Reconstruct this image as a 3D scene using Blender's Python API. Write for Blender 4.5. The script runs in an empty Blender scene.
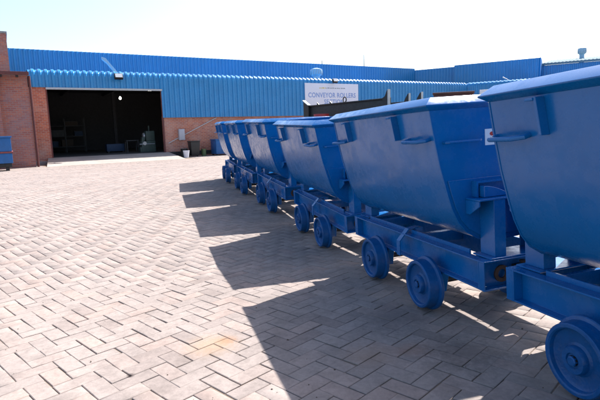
import bpy, bmesh, math, random
import numpy as np
from mathutils import Vector, Matrix
random.seed(7)
PI = math.pi
S = bpy.context.scene
COL = S.collection

# ------------------------------------------------------------------ camera
F = 484.0; TH = math.atan((200 - 128.55) / F); RO = 0.0297; EYE = Vector((0, 0, 1.30))
s_, c_ = math.sin(TH), math.cos(TH); sr, cr = math.sin(RO), math.cos(RO)
right = Vector((cr, -sr * s_, -sr * c_)); down = Vector((-sr, -cr * s_, -cr * c_)); fwd = Vector((0, c_, -s_))
cd = bpy.data.cameras.new('camera'); cam = bpy.data.objects.new('camera', cd); COL.objects.link(cam)
cd.sensor_width = 36; cd.lens = 36 * F / 600; cd.clip_start = 0.05; cd.clip_end = 3000
M = Matrix((right, -down, -fwd)).transposed().to_4x4(); M.translation = EYE
cam.matrix_world = M
S.camera = cam

# ------------------------------------------------------------------ light
SUN_AZ = 0.918; SUN_EL = 0.848          # azimuth from +X towards +Y
w = bpy.data.worlds.new('World'); S.world = w; w.use_nodes = True
nt = w.node_tree; bg = nt.nodes['Background']
sky = nt.nodes.new('ShaderNodeTexSky'); sky.sky_type = 'NISHITA'; sky.sun_disc = False
sky.sun_elevation = SUN_EL; sky.sun_rotation = PI / 2 - SUN_AZ
sky.air_density = 1.0; sky.dust_density = 2.6; sky.ozone_density = 1.0; sky.altitude = 300
nt.links.new(sky.outputs[0], bg.inputs[0]); bg.inputs[1].default_value = 0.112
sl = bpy.data.lights.new('sun', 'SUN'); sl.energy = 5.0; sl.angle = math.radians(0.53); sl.color = (1.0, 0.955, 0.90)
so = bpy.data.objects.new('sun', sl); COL.objects.link(so)
sd = Vector((math.cos(SUN_AZ) * math.cos(SUN_EL), math.sin(SUN_AZ) * math.cos(SUN_EL), math.sin(SUN_EL)))
so.rotation_euler = sd.to_track_quat('Z', 'Y').to_euler()
S.view_settings.view_transform = 'Standard'; S.view_settings.look = 'None'
S.view_settings.exposure = 1.32; S.view_settings.gamma = 1

# ------------------------------------------------------------------ materials
def mat(name, col, rough=0.6, metal=0.0, noise=0.0, nscale=8.0, bump=0.0, bscale=60.0, spec=0.5, dirt=None, dirt_amt=0.0, coat=0.0):
    m = bpy.data.materials.new(name); m.use_nodes = True; t = m.node_tree; N = t.nodes; L = t.links
    b = N['Principled BSDF']; b.inputs['Base Color'].default_value = (*col, 1)
    b.inputs['Roughness'].default_value = rough; b.inputs['Metallic'].default_value = metal
    b.inputs['Specular IOR Level'].default_value = spec
    if coat: b.inputs['Coat Weight'].default_value = coat; b.inputs['Coat Roughness'].default_value = 0.12
    if noise or dirt or bump:
        tc_ = N.new('ShaderNodeTexCoord'); oi = N.new('ShaderNodeObjectInfo'); of = N.new('ShaderNodeVectorMath'); of.operation = 'SCALE'; of.inputs[0].default_value = (31, 17, 23); L.new(oi.outputs['Random'], of.inputs['Scale'])
        tc = N.new('ShaderNodeVectorMath'); tc.operation = 'ADD'; L.new(tc_.outputs['Object'], tc.inputs[0]); L.new(of.outputs[0], tc.inputs[1])
    if noise or dirt:
        n = N.new('ShaderNodeTexNoise'); n.inputs['Scale'].default_value = nscale; n.inputs['Detail'].default_value = 8
        n.inputs['Roughness'].default_value = 0.65; L.new(tc.outputs[0], n.inputs['Vector'])
        mp = N.new('ShaderNodeMapRange'); mp.inputs[1].default_value = 0.3; mp.inputs[2].default_value = 0.7
        mp.inputs[3].default_value = 1 - noise; mp.inputs[4].default_value = 1 + noise; L.new(n.outputs['Fac'], mp.inputs[0])
        v = N.new('ShaderNodeVectorMath'); v.operation = 'SCALE'; v.inputs[0].default_value = col; L.new(mp.outputs[0], v.inputs['Scale'])
        out = v.outputs[0]
        if dirt:
            n2 = N.new('ShaderNodeTexNoise'); n2.inputs['Scale'].default_value = nscale * 2.7; n2.inputs['Detail'].default_value = 10
            n2.inputs['Roughness'].default_value = 0.75; L.new(tc.outputs[0], n2.inputs['Vector'])
            r = N.new('ShaderNodeMapRange'); r.inputs[1].default_value = 0.56; r.inputs[2].default_value = 0.74
            r.inputs[3].default_value = 0; r.inputs[4].default_value = dirt_amt; L.new(n2.outputs['Fac'], r.inputs[0])
            mx = N.new('ShaderNodeMix'); mx.data_type = 'RGBA'; L.new(r.outputs[0], mx.inputs[0]); L.new(out, mx.inputs[6])
            mx.inputs[7].default_value = (*dirt, 1); out = mx.outputs[2]
            rr = N.new('ShaderNodeMapRange'); rr.inputs[3].default_value = rough; rr.inputs[4].default_value = min(1, rough + 0.35)
            L.new(n2.outputs['Fac'], rr.inputs[0]); rr.inputs[1].default_value = 0.45; rr.inputs[2].default_value = 0.75
            L.new(rr.outputs[0], b.inputs['Roughness'])
        L.new(out, b.inputs['Base Color'])
    if bump:
        n3 = N.new('ShaderNodeTexNoise'); n3.inputs['Scale'].default_value = bscale; n3.inputs['Detail'].default_value = 6
        L.new(tc.outputs[0], n3.inputs['Vector'])
        bp = N.new('ShaderNodeBump'); bp.inputs['Strength'].default_value = bump; bp.inputs['Distance'].default_value = 0.01
        L.new(n3.outputs['Fac'], bp.inputs['Height']); L.new(bp.outputs[0], b.inputs['Normal'])
    return m

def scuffs(m, col, amt):
    t = m.node_tree; N = t.nodes; L = t.links; b = N['Principled BSDF']; src = b.inputs['Base Color'].links[0].from_socket
    tc = N.new('ShaderNodeTexCoord'); oi = N.new('ShaderNodeObjectInfo'); prev = src
    for sc, rot in (((3, 60, 9), 0.5), ((40, 4, 5), -0.3)):
        mp = N.new('ShaderNodeMapping'); mp.inputs['Scale'].default_value = sc; mp.inputs['Rotation'].default_value = (rot, rot * 0.7, rot)
        L.new(tc.outputs['Object'], mp.inputs[0]); n = N.new('ShaderNodeTexNoise'); n.noise_dimensions = '4D'; n.inputs['Scale'].default_value = 1.0; n.inputs['Detail'].default_value = 3
        L.new(mp.outputs[0], n.inputs['Vector']); ml = N.new('ShaderNodeMath'); ml.operation = 'MULTIPLY'; L.new(oi.outputs['Random'], ml.inputs[0]); ml.inputs[1].default_value = 40; L.new(ml.outputs[0], n.inputs['W'])
        r = N.new('ShaderNodeMapRange'); r.inputs[1].default_value = 0.70; r.inputs[2].default_value = 0.76; r.inputs[4].default_value = amt; L.new(n.outputs['Fac'], r.inputs[0])
        mx = N.new('ShaderNodeMix'); mx.data_type = 'RGBA'; L.new(r.outputs[0], mx.inputs[0]); L.new(prev, mx.inputs[6]); mx.inputs[7].default_value = (*col, 1); prev = mx.outputs[2]
    L.new(prev, b.inputs['Base Color'])

def emit(name, col, k):
    m = bpy.data.materials.new(name); m.use_nodes = True; b = m.node_tree.nodes['Principled BSDF']
    b.inputs['Base Color'].default_value = (*col, 1); b.inputs['Emission Color'].default_value = (*col, 1); b.inputs['Emission Strength'].default_value = k
    return m

BLUE = mat('blue_enamel', (0.001, 0.108, 0.335), rough=0.20, spec=0.42, noise=0.08, nscale=2.2, bump=0.16, bscale=3.5, dirt=(0.02, 0.13, 0.30), dirt_amt=0.14)
WHEELB = mat('blue_wheel_paint', (0.001, 0.074, 0.24), rough=0.34, spec=0.4, noise=0.2, nscale=9, bump=0.25, bscale=70, dirt=(0.09, 0.11, 0.15), dirt_amt=0.6)
scuffs(BLUE, (0.05, 0.15, 0.30), 0.55); scuffs(WHEELB, (0.07, 0.12, 0.2), 0.6)
GREASE = mat('greasy_dark_steel', (0.018, 0.018, 0.02), rough=0.5, noise=0.3, nscale=20, dirt=(0.06, 0.035, 0.02), dirt_amt=0.6)
RUST = mat('rusty_steel', (0.045, 0.024, 0.017), rough=0.8, noise=0.4, nscale=18, bump=0.3)
WHITE = mat('white_label', (0.75, 0.75, 0.76), rough=0.4)
RED = mat('red_print', (0.5, 0.03, 0.02), rough=0.5)
CLAD = mat('blue_ribbed_sheeting', (0.030, 0.232, 0.51), rough=0.24, noise=0.10, nscale=0.7, dirt=(0.06, 0.17, 0.38), dirt_amt=0.35, spec=0.5)
CLAD2 = mat('blue_ribbed_sheeting_newer', (0.024, 0.235, 0.51), rough=0.3, noise=0.10, nscale=0.5, spec=0.5)
ROOFW = mat('pale_roof_sheeting', (0.17, 0.23, 0.26), rough=0.9, spec=0.1, noise=0.08, nscale=0.8)
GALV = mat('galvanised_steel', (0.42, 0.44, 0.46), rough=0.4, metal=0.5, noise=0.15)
CONC = mat('pale_concrete', (0.29, 0.26, 0.235), rough=0.85, noise=0.16, nscale=0.9, bump=0.3, bscale=25, dirt=(0.2, 0.19, 0.18), dirt_amt=0.5)
KERBC = mat('grey_concrete', (0.26, 0.26, 0.26), rough=0.9, noise=0.25, nscale=3)
BLACK = mat('black_painted_steel', (0.012, 0.011, 0.011), rough=0.45, noise=0.3, nscale=6, dirt=(0.05, 0.03, 0.02), dirt_amt=0.5)
BROWN = mat('brown_oxide_steel', (0.075, 0.03, 0.028), rough=0.7, noise=0.3, nscale=6)
SIGNW = mat('white_sign_face', (0.72, 0.73, 0.82), rough=0.35, noise=0.03, nscale=1.5)
SIGNB = mat('pale_blue_lettering', (0.22, 0.33, 0.62), rough=0.5)
SIGNG = mat('grey_small_print', (0.33, 0.37, 0.42), rough=0.5)
SIGNY = mat('yellow_small_print', (0.60, 0.50, 0.18), rough=0.5)
BINB = mat('black_bin_plastic', (0.02, 0.02, 0.02), rough=0.5, noise=0.2)
BUCK = mat('white_bucket_plastic', (0.72, 0.72, 0.78), rough=0.4, noise=0.05)
GREENP = mat('dull_green_plastic', (0.10, 0.14, 0.06), rough=0.6, noise=0.3)
GREENM = mat('green_machine_paint', (0.045, 0.075, 0.065), rough=0.5, noise=0.3, nscale=4, dirt=(0.05, 0.05, 0.04), dirt_amt=0.6)
SKIPB = mat('skip_blue_paint', (0.008, 0.10, 0.30), rough=0.45, noise=0.2, nscale=3, dirt=(0.08, 0.12, 0.2), dirt_amt=0.5)
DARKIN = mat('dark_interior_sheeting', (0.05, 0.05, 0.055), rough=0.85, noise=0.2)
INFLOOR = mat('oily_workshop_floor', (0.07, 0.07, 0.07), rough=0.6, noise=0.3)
GREYBOX = mat('grey_enclosure', (0.42, 0.42, 0.46), rough=0.5, noise=0.05)
REDF = mat('red_oxide_trim', (0.10, 0.024, 0.022), rough=0.6, noise=0.3)
PIPE = mat('pale_conduit', (0.50, 0.47, 0.46), rough=0.5)
VENTM = mat('pale_blue_vent', (0.26, 0.45, 0.62), rough=0.45)
LAMPG = emit('lamp_glow', (1.0, 0.95, 0.85), 6.0)
CUTGLASS = mat('floodlight_glass', (0.55, 0.57, 0.6), rough=0.15, noise=0.05)

def brick_mat(name, c1, c2, mortar, dark=None, soot=0.0):
    m = bpy.data.materials.new(name); m.use_nodes = True; t = m.node_tree; N = t.nodes; L = t.links; b = N['Principled BSDF']
    tc = N.new('ShaderNodeTexCoord'); sp = N.new('ShaderNodeSeparateXYZ'); L.new(tc.outputs['Object'], sp.inputs[0])
    ad = N.new('ShaderNodeMath'); L.new(sp.outputs[0], ad.inputs[0]); L.new(sp.outputs[1], ad.inputs[1])
    cb = N.new('ShaderNodeCombineXYZ'); L.new(ad.outputs[0], cb.inputs[0]); L.new(sp.outputs[2], cb.inputs[1])
    br = N.new('ShaderNodeTexBrick'); L.new(cb.outputs[0], br.inputs['Vector'])
    br.inputs['Color1'].default_value = (*c1, 1); br.inputs['Color2'].default_value = (*c2, 1); br.inputs['Mortar'].default_value = (*mortar, 1)
    br.inputs['Scale'].default_value = 1.0; br.inputs['Brick Width'].default_value = 0.26; br.inputs['Row Height'].default_value = 0.098
    br.inputs['Mortar Size'].default_value = 0.012; br.inputs['Bias'].default_value = 0.0; br.inputs['Mortar Smooth'].default_value = 0.2
    n = N.new('ShaderNodeTexNoise'); n.inputs['Scale'].default_value = 0.9; n.inputs['Detail'].default_value = 8; n.inputs['Roughness'].default_value = 0.7
    L.new(tc.outputs['Object'], n.inputs['Vector'])
    r = N.new('ShaderNodeMapRange'); r.inputs[1].default_value = 0.48; r.inputs[2].default_value = 0.72; r.inputs[4].default_value = soot; L.new(n.outputs['Fac'], r.inputs[0])
    mx = N.new('ShaderNodeMix'); mx.data_type = 'RGBA'; L.new(r.outputs[0], mx.inputs[0]); L.new(br.outputs['Color'], mx.inputs[6]); mx.inputs[7].default_value = (*(dark or mortar), 1)
    L.new(mx.outputs[2], b.inputs['Base Color']); b.inputs['Roughness'].default_value = 0.9
    bp = N.new('ShaderNodeBump'); bp.inputs['Strength'].default_value = 0.6; bp.inputs['Distance'].default_value = 0.01; bp.invert = True
    L.new(br.outputs['Fac'], bp.inputs['Height']); L.new(bp.outputs[0], b.inputs['Normal'])
    return m
BRICK = brick_mat('orange_red_brick', (0.52, 0.17, 0.095), (0.36, 0.105, 0.07), (0.42, 0.31, 0.26), (0.50, 0.38, 0.33), 0.6)
BRICKD = brick_mat('purple_brown_brick', (0.44, 0.15, 0.10), (0.30, 0.10, 0.085), (0.30, 0.22, 0.20), (0.24, 0.18, 0.20), 0.75)

def paver_mat():
    m = bpy.data.materials.new('worn_clay_paver'); m.use_nodes = True; t = m.node_tree; N = t.nodes; L = t.links; b = N['Principled BSDF']
    geo = N.new('ShaderNodeNewGeometry'); at = N.new('ShaderNodeAttribute'); at.attribute_name = 'tint'
    at2 = N.new('ShaderNodeAttribute'); at2.attribute_type = 'OBJECT'; at2.attribute_name = 'tint_value'
    ad = N.new('ShaderNodeMath'); L.new(at.outputs['Fac'], ad.inputs[0]); L.new(at2.outputs['Fac'], ad.inputs[1])
    cr_ = N.new('ShaderNodeValToRGB'); e = cr_.color_ramp.elements
    e[0].position = 0.0; e[0].color = (0.226, 0.186, 0.170, 1); e[1].position = 1.0; e[1].color = (0.312, 0.254, 0.227, 1)
    for p, c in ((0.3, (0.258, 0.219, 0.202, 1)), (0.55, (0.276, 0.234, 0.215, 1)), (0.8, (0.288, 0.228, 0.204, 1))):
        x = e.new(p); x.color = c
    L.new(ad.outputs[0], cr_.inputs[0])
    n = N.new('ShaderNodeTexNoise'); n.inputs['Scale'].default_value = 38; n.inputs['Detail'].default_value = 8; n.inputs['Roughness'].default_value = 0.7
    L.new(geo.outputs['Position'], n.inputs['Vector'])
    n1 = N.new('ShaderNodeTexNoise'); n1.inputs['Scale'].default_value = 0.8; n1.inputs['Detail'].default_value = 7; n1.inputs['Roughness'].default_value = 0.65
    L.new(geo.outputs['Position'], n1.inputs['Vector'])
    r = N.new('ShaderNodeMapRange'); r.inputs[1].default_value = 0.3; r.inputs[2].default_value = 0.72; r.inputs[3].default_value = 0.86; r.inputs[4].default_value = 1.12; L.new(n.outputs['Fac'], r.inputs[0])
    r1 = N.new('ShaderNodeMapRange'); r1.inputs[1].default_value = 0.3; r1.inputs[2].default_value = 0.7; r1.inputs[3].default_value = 0.86; r1.inputs[4].default_value = 1.10; L.new(n1.outputs['Fac'], r1.inputs[0])
    n2 = N.new('ShaderNodeTexNoise'); n2.inputs['Scale'].default_value = 7; n2.inputs['Detail'].default_value = 9; n2.inputs['Roughness'].default_value = 0.75; n2.inputs['Distortion'].default_value = 0.4
    L.new(geo.outputs['Position'], n2.inputs['Vector'])
    r2 = N.new('ShaderNodeMapRange'); r2.inputs[1].default_value = 0.34; r2.inputs[2].default_value = 0.56; r2.inputs[3].default_value = 0.80; r2.inputs[4].default_value = 1.04; L.new(n2.outputs['Fac'], r2.inputs[0])
    m0 = N.new('ShaderNodeMath'); m0.operation = 'MULTIPLY'; L.new(r.outputs[0], m0.inputs[0]); L.new(r2.outputs[0], m0.inputs[1])
    mm = N.new('ShaderNodeMath'); mm.operation = 'MULTIPLY'; L.new(m0.outputs[0], mm.inputs[0]); L.new(r1.outputs[0], mm.inputs[1])
    sc = N.new('ShaderNodeVectorMath'); sc.operation = 'SCALE'; L.new(cr_.outputs[0], sc.inputs[0]); L.new(mm.outputs[0], sc.inputs['Scale'])
    out = sc.outputs[0]
    # oil and rust stains, each with a place of its own
    for (x, y, rad, col, amt) in ((-0.52, 3.04, 0.10, (0.26, 0.11, 0.05), 0.6), (-0.60, 2.98, 0.24, (0.33, 0.22, 0.13), 0.5), (0.38, 2.72, 0.22, (0.28, 0.18, 0.12), 0.35),
                                  (0.66, 2.78, 0.16, (0.28, 0.15, 0.10), 0.35), (0.95, 2.7, 0.34, (0.06, 0.055, 0.055), 0.5), (-1.0, 2.6, 0.035, (0.03, 0.02, 0.02), 1.0), (0.65, 3.3, 0.4, (0.10, 0.09, 0.09), 0.45)):
        v = N.new('ShaderNodeVectorMath'); v.operation = 'DISTANCE'; L.new(geo.outputs['Position'], v.inputs[0]); v.inputs[1].default_value = (x, y, -0.06)
        a2 = N.new('ShaderNodeMath'); a2.operation = 'MULTIPLY_ADD'; L.new(n.outputs['Fac'], a2.inputs[0]); a2.inputs[1].default_value = rad * 0.9; L.new(v.outputs['Value'], a2.inputs[2])
        q = N.new('ShaderNodeMapRange'); q.interpolation_type = 'SMOOTHSTEP'; q.inputs[1].default_value = rad * 0.55; q.inputs[2].default_value = rad * 1.5; q.inputs[3].default_value = amt; q.inputs[4].default_value = 0
        L.new(a2.outputs[0], q.inputs[0])
        mx = N.new('ShaderNodeMix'); mx.data_type = 'RGBA'; L.new(q.outputs[0], mx.inputs[0]); L.new(out, mx.inputs[6]); mx.inputs[7].default_value = (*col, 1); out = mx.outputs[2]
    L.new(out, b.inputs['Base Color']); b.inputs['Roughness'].default_value = 0.9; b.inputs['Specular IOR Level'].default_value = 0.15
    bp = N.new('ShaderNodeBump'); bp.inputs['Strength'].default_value = 0.35; bp.inputs['Distance'].default_value = 0.006
    L.new(n.outputs['Fac'], bp.inputs['Height']); L.new(bp.outputs[0], b.inputs['Normal'])
    return m
PAVER = paver_mat()
JOINT = mat('sandy_joint', (0.165, 0.125, 0.097), rough=0.95, noise=0.35, nscale=3.0)
DUST = mat('dry_pale_ground', (0.24, 0.21, 0.18), rough=0.95, noise=0.2, nscale=0.4)

# ------------------------------------------------------------------ helpers
class MB:
    def __init__(s): s.v = []; s.f = []
    def add(s, vs, fs):
        o = len(s.v); s.v += [tuple(v) for v in vs]; s.f += [tuple(i + o for i in f) for f in fs]; return s
    def box(s, x0, x1, y0, y1, z0, z1, R=None):
        vs = [(x, y, z) for x in (x0, x1) for y in (y0, y1) for z in (z0, z1)]
        if R is not None: vs = [R @ Vector(v) for v in vs]
        return s.add(vs, [(0, 1, 3, 2), (4, 6, 7, 5), (0, 4, 5, 1), (2, 3, 7, 6), (0, 2, 6, 4), (1, 5, 7, 3)])
    def prism(s, pts, axis, a, b):
        n = len(pts)
        def P(p, t): return {'x': (t, p[0], p[1]), 'y': (p[0], t, p[1]), 'z': (p[0], p[1], t)}[axis]
        vs = [P(p, a) for p in pts] + [P(p, b) for p in pts]
        return s.add(vs, [tuple(range(n))[::-1], tuple(range(n, 2 * n))] + [(i, (i + 1) % n, n + (i + 1) % n, n + i) for i in range(n)])
    def tube(s, path, r, n=10, cap=True):
        path = [Vector(p) for p in path]; rings = []; up = None
        for i, p in enumerate(path):
            d = (path[min(i + 1, len(path) - 1)] - path[max(i - 1, 0)]).normalized()
            if up is None: up = Vector((0, 0, 1)) if abs(d.z) < 0.9 else Vector((1, 0, 0))
            a = d.cross(up).normalized(); up = a.cross(d).normalized()
            rr = r[i] if isinstance(r, (list, tuple)) else r
            rings.append([p + (a * math.cos(2 * PI * k / n) + up * math.sin(2 * PI * k / n)) * rr for k in range(n)])
        vs = [v for g in rings for v in g]
        fs = [(i * n + k, i * n + (k + 1) % n, (i + 1) * n + (k + 1) % n, (i + 1) * n + k) for i in range(len(path) - 1) for k in range(n)]
        if cap: fs += [tuple(range(n))[::-1], tuple((len(path) - 1) * n + k for k in range(n))]
        return s.add(vs, fs)
    def lathe(s, prof, axis='z', n=32, c=(0, 0, 0), close=False):
        vs = []
        for (r, h) in prof:
            for k in range(n):
                a = 2 * PI * k / n
                p = {'z': (r * math.cos(a), r * math.sin(a), h), 'y': (r * math.cos(a), h, r * math.sin(a)), 'x': (h, r * math.cos(a), r * math.sin(a))}[axis]
                vs.append((p[0] + c[0], p[1] + c[1], p[2] + c[2]))
        m = len(prof); fs = [(i * n + k, i * n + (k + 1) % n, ((i + 1) % m) * n + (k + 1) % n, ((i + 1) % m) * n + k) for i in range(m if close else m - 1) for k in range(n)]
        if not close: fs += [tuple(range(n))[::-1], tuple((m - 1) * n + k for k in range(n))]
        return s.add(vs, fs)
    def ribbon(s, path, wvec, th):
        """flat bar following path (list of points); width vector, thickness by normals in the plane"""
        path = [Vector(p) for p in path]; wv = Vector(wvec); vs = []
        for i, p in enumerate(path):
            d = (path[min(i + 1, len(path) - 1)] - path[max(i - 1, 0)]).normalized(); nn = d.cross(wv).normalized() * th / 2
            vs += [p - wv / 2 - nn, p + wv / 2 - nn, p + wv / 2 + nn, p - wv / 2 + nn]
        fs = [(i * 4 + k, i * 4 + (k + 1) % 4, (i + 1) * 4 + (k + 1) % 4, (i + 1) * 4 + k) for i in range(len(path) - 1) for k in range(4)]
        m = (len(path) - 1) * 4
        return s.add(vs, fs + [(3, 2, 1, 0), (m, m + 1, m + 2, m + 3)])
    def mesh(s, name, m, bevel=0.0, smooth=True, segs=2):
        me = bpy.data.meshes.new(name); me.from_pydata(s.v, [], s.f)
        bm = bmesh.new(); bm.from_mesh(me)
        bmesh.ops.recalc_face_normals(bm, faces=bm.faces)
        if bevel:
            es = [e for e in bm.edges if e.is_manifold and e.calc_face_angle(0) > 0.6]
            bmesh.ops.bevel(bm, geom=es, offset=bevel, segments=segs, profile=0.6, affect='EDGES', clamp_overlap=True)
        bm.to_mesh(me); bm.free()
        if smooth:
            me.polygons.foreach_set('use_smooth', [True] * len(me.polygons)); me.set_sharp_from_angle(angle=math.radians(32))
        me.materials.append(m); return me
    def obj(s, name, m, parent=None, bevel=0.0, smooth=True, segs=2):
        o = bpy.data.objects.new(name, s.mesh(name, m, bevel, smooth, segs)); COL.objects.link(o)
        if parent is not None: o.parent = parent
        return o

def empty(name, loc=(0, 0, 0), rz=0.0):
    o = bpy.data.objects.new(name, None); COL.objects.link(o); o.location = loc; o.rotation_euler = (0, 0, rz); o.empty_display_size = 0.2; return o
def tag(o, label=None, cat=None, group=None, kind=None):
    if label: o['label'] = label
    if cat: o['category'] = cat
    if group: o['group'] = group
    if kind: o['kind'] = kind
    return o
def copy_tree(o, parent=None):
    c = o.copy(); COL.objects.link(c); c.parent = parent
    for ch in list(o.children): copy_tree(ch, c)
    return c

# building frame: s along the facade (to the right and away), t into the building
BA = 0.539
TV = Vector((math.cos(BA), math.sin(BA), 0)); NV = Vector((-math.sin(BA), math.cos(BA), 0)); BO = NV * 32.6

# ------------------------------------------------------------------ wagon poses (x, y, z, yaw, pitch, roll)
POSE = [(1.478, 1.749, -0.002, 0.281, 0.037, -0.042), (0.827, 3.895, -0.076, 0.279, 0.025, -0.042), (0.179, 6.122, -0.120, 0.286, -0.022, -0.051),
        (-0.551, 8.296, -0.048, 0.285, -0.023, -0.017), (-1.237, 10.427, -0.024, 0.270, -0.012, -0.005), (-1.861, 12.563, -0.003, 0.244, -0.007, 0.010)]
def pose_mat(p):
    x, y, z, ya, pi_, ro = p
    ax = Vector((math.sin(ya), -math.cos(ya), 0)); ar = Vector((math.cos(ya), math.sin(ya), 0)); az = Vector((0, 0, 1))
    x2 = ax * math.cos(pi_) + az * math.sin(pi_); z2 = az * math.cos(pi_) - ax * math.sin(pi_)
    yl = -ar; y3 = yl * math.cos(ro) + z2 * math.sin(ro); z3 = z2 * math.cos(ro) - yl * math.sin(ro)
    R = Matrix((x2, -y3, z3)).transposed().to_4x4()
    R.translation = Vector((x, y, z)) - y3 * 0.347
    return R
PM = [pose_mat(p) for p in POSE]
# ground height: passes under every wheel on the left line, falls gently towards the workshop
kq, kz, kr = [], [], []
for p, m in zip(POSE, PM):
    for dx in (0.43, -0.43):
        P = m @ Vector((dx, -0.36, 0)); kq.append(P.dot(NV)); kz.append(P.z); kr.append(-math.tan(p[5]))
kq = [-40.0, -3.0] + kq + [30.0, 200.0]; kz = [0.02, 0.06] + kz + [-0.35, -0.35]; kr = [0, 0.03] + kr + [0, 0]
kq, kz, kr = map(np.array, (kq, kz, kr)); od = np.argsort(kq); kq, kz, kr = kq[od], kz[od], kr[od]
def ground(x, y):
    x = np.asarray(x, float); y = np.asarray(y, float)
    q = x * NV.x + y * NV.y
    z = np.interp(q, kq, kz); r = np.interp(q, kq, kr)
    # distance to the right of the left wheel line
    ly = np.array([ (m @ Vector((0, -0.36, 0))).y for m in PM]); lx = np.array([(m @ Vector((0, -0.36, 0))).x for m in PM])
    ex = np.interp(-y, -ly[::-1] * 1.0 if False else np.sort(-ly), lx[np.argsort(-ly)])
    lat = np.clip((x - ex) * 0.96, 0, 0.75)
    return z + lat * r * (q < 14)
def gz(x, y): return float(ground(x, y))

# ------------------------------------------------------------------ the yard
def grid(name, x0, x1, y0, y1, step, off, m):
    xs = np.arange(x0, x1 + step, step); ys = np.arange(y0, y1 + step, step); X, Y = np.meshgrid(xs, ys); Z = ground(X, Y) + off
    v = np.stack([X, Y, Z], -1).reshape(-1, 3); nx, ny = len(xs), len(ys)
    i = np.arange((ny - 1) * nx).reshape(ny - 1, nx)[:, :-1].ravel(); f = np.stack([i, i + 1, i + nx + 1, i + nx], 1)
    me = bpy.data.meshes.new(name); me.from_pydata(v.tolist(), [], f.tolist()); me.materials.append(m)
    o = bpy.data.objects.new(name, me); COL.objects.link(o); return o
yard = grid('yard', -34, 34, -6, 62, 0.34, -0.007, JOINT); tag(yard, 'sandy bed of the brick paved yard', kind='structure')
g = MB(); g.add([(-1500, -1500, -0.62), (1500, -1500, -0.62), (1500, 1500, -0.62), (-1500, 1500, -0.62)], [(0, 1, 2, 3)])
tag(g.obj('ground', DUST, smooth=False), 'dry ground beyond the yard', kind='structure')

PL, PW, GAP = 0.230, 0.115, 0.0044
ang45 = math.radians(45.5); ca, sa = math.cos(ang45), math.sin(ang45)
def herring(i, j):
    """cell owner in a 1x2 herringbone: returns (ox, oy, horizontal?) of bricks starting here or None"""
    k = (i - j) % 4
    if k == 0: return True       # horizontal brick covers (i,j),(i+1,j)
    if k == 2 + 1: return False  # vertical brick covers (i,j),(i,j+1)
    return None
rng = np.random.default_rng(3)
cells = []
N = 340
I, J = np.meshgrid(np.arange(-N, N), np.arange(-N, N)); K = (I - J) % 4
for val, hz in ((0, True), (3, False)):
    ii = I[K == val].astype(float); jj = J[K == val].astype(float)
    # horizontal: covers i..i+2, j..j+1 ; vertical: covers i..i+1, j..j+2
    cx = (ii + (1.0 if hz else 0.5)) * PW; cy = (jj + (0.5 if hz else 1.0)) * PW
    wx = cx * ca - cy * sa; wy = cx * sa + cy * ca
    cells.append(np.stack([wx, wy, np.full_like(wx, ang45 if hz else ang45 + PI / 2)], 1))
C = np.concatenate(cells)
q = C[:, 0] * NV.x + C[:, 1] * NV.y
keep = (q < 32.45) & (C[:, 1] > 0.3) & (C[:, 1] < 46) & (np.abs(C[:, 0]) < 1.6 + C[:, 1] * 0.80)
sN = C[:, 0] * TV.x + C[:, 1] * TV.y
keep &= ~((q > 29.0) & (sN > 1.6) & (sN < 10.2))           # the concrete ramp
C = C[keep]; n = len(C)
tilt = rng.normal(0, 0.0052, (n, 2)); dz = rng.normal(0, 0.0009, n); dang = rng.normal(0, 0.012, n); dlen = rng.normal(0, 0.0017, (n, 2)); dpos = rng.normal(0, 0.0014, (n, 2)); low = rng.random(n) < 0.05; dz[low] -= 0.0025; tint = np.clip(rng.normal(0.5, 0.19, n), 0.0, 1.0)
hx = PL / 2 - GAP / 2; hy = PW / 2 - GAP / 2; ch = 0.0035
def paver_verts(sel):
    """world-space vertices (k,12,3): bottom ring 4, shoulder ring, top ring"""
    c = C[sel]; k = len(c)
    HX = hx + dlen[sel, 0] ; HY = hy + dlen[sel, 1]
    L = []
    for inset, z in ((-0.0005, -0.010), (0.0, -0.0025), (ch, 0.0)):
        for sx, sy in ((-1, -1), (1, -1), (1, 1), (-1, 1)):
            x = sx * (HX - inset); y = sy * (HY - inset)
            L.append(np.stack([x, y, z + x * tilt[sel, 0] + y * tilt[sel, 1] + dz[sel]], 1))
    L = np.stack(L, 1); a = c[:, 2] + dang[sel]; cA, sA = np.cos(a)[:, None], np.sin(a)[:, None]
    X = L[..., 0] * cA - L[..., 1] * sA; Y = L[..., 0] * sA + L[..., 1] * cA
    wx = c[:, 0:1] + dpos[sel, 0:1] + X; wy = c[:, 1:2] + dpos[sel, 1:2] + Y
    return np.stack([wx, wy, L[..., 2] + ground(wx, wy)], -1)
PF = [(8, 9, 10, 11)] + [(i, (i + 1) % 4, 4 + (i + 1) % 4, 4 + i) for i in range(4)] + [(4 + i, 4 + (i + 1) % 4, 8 + (i + 1) % 4, 8 + i) for i in range(4)]
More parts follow.
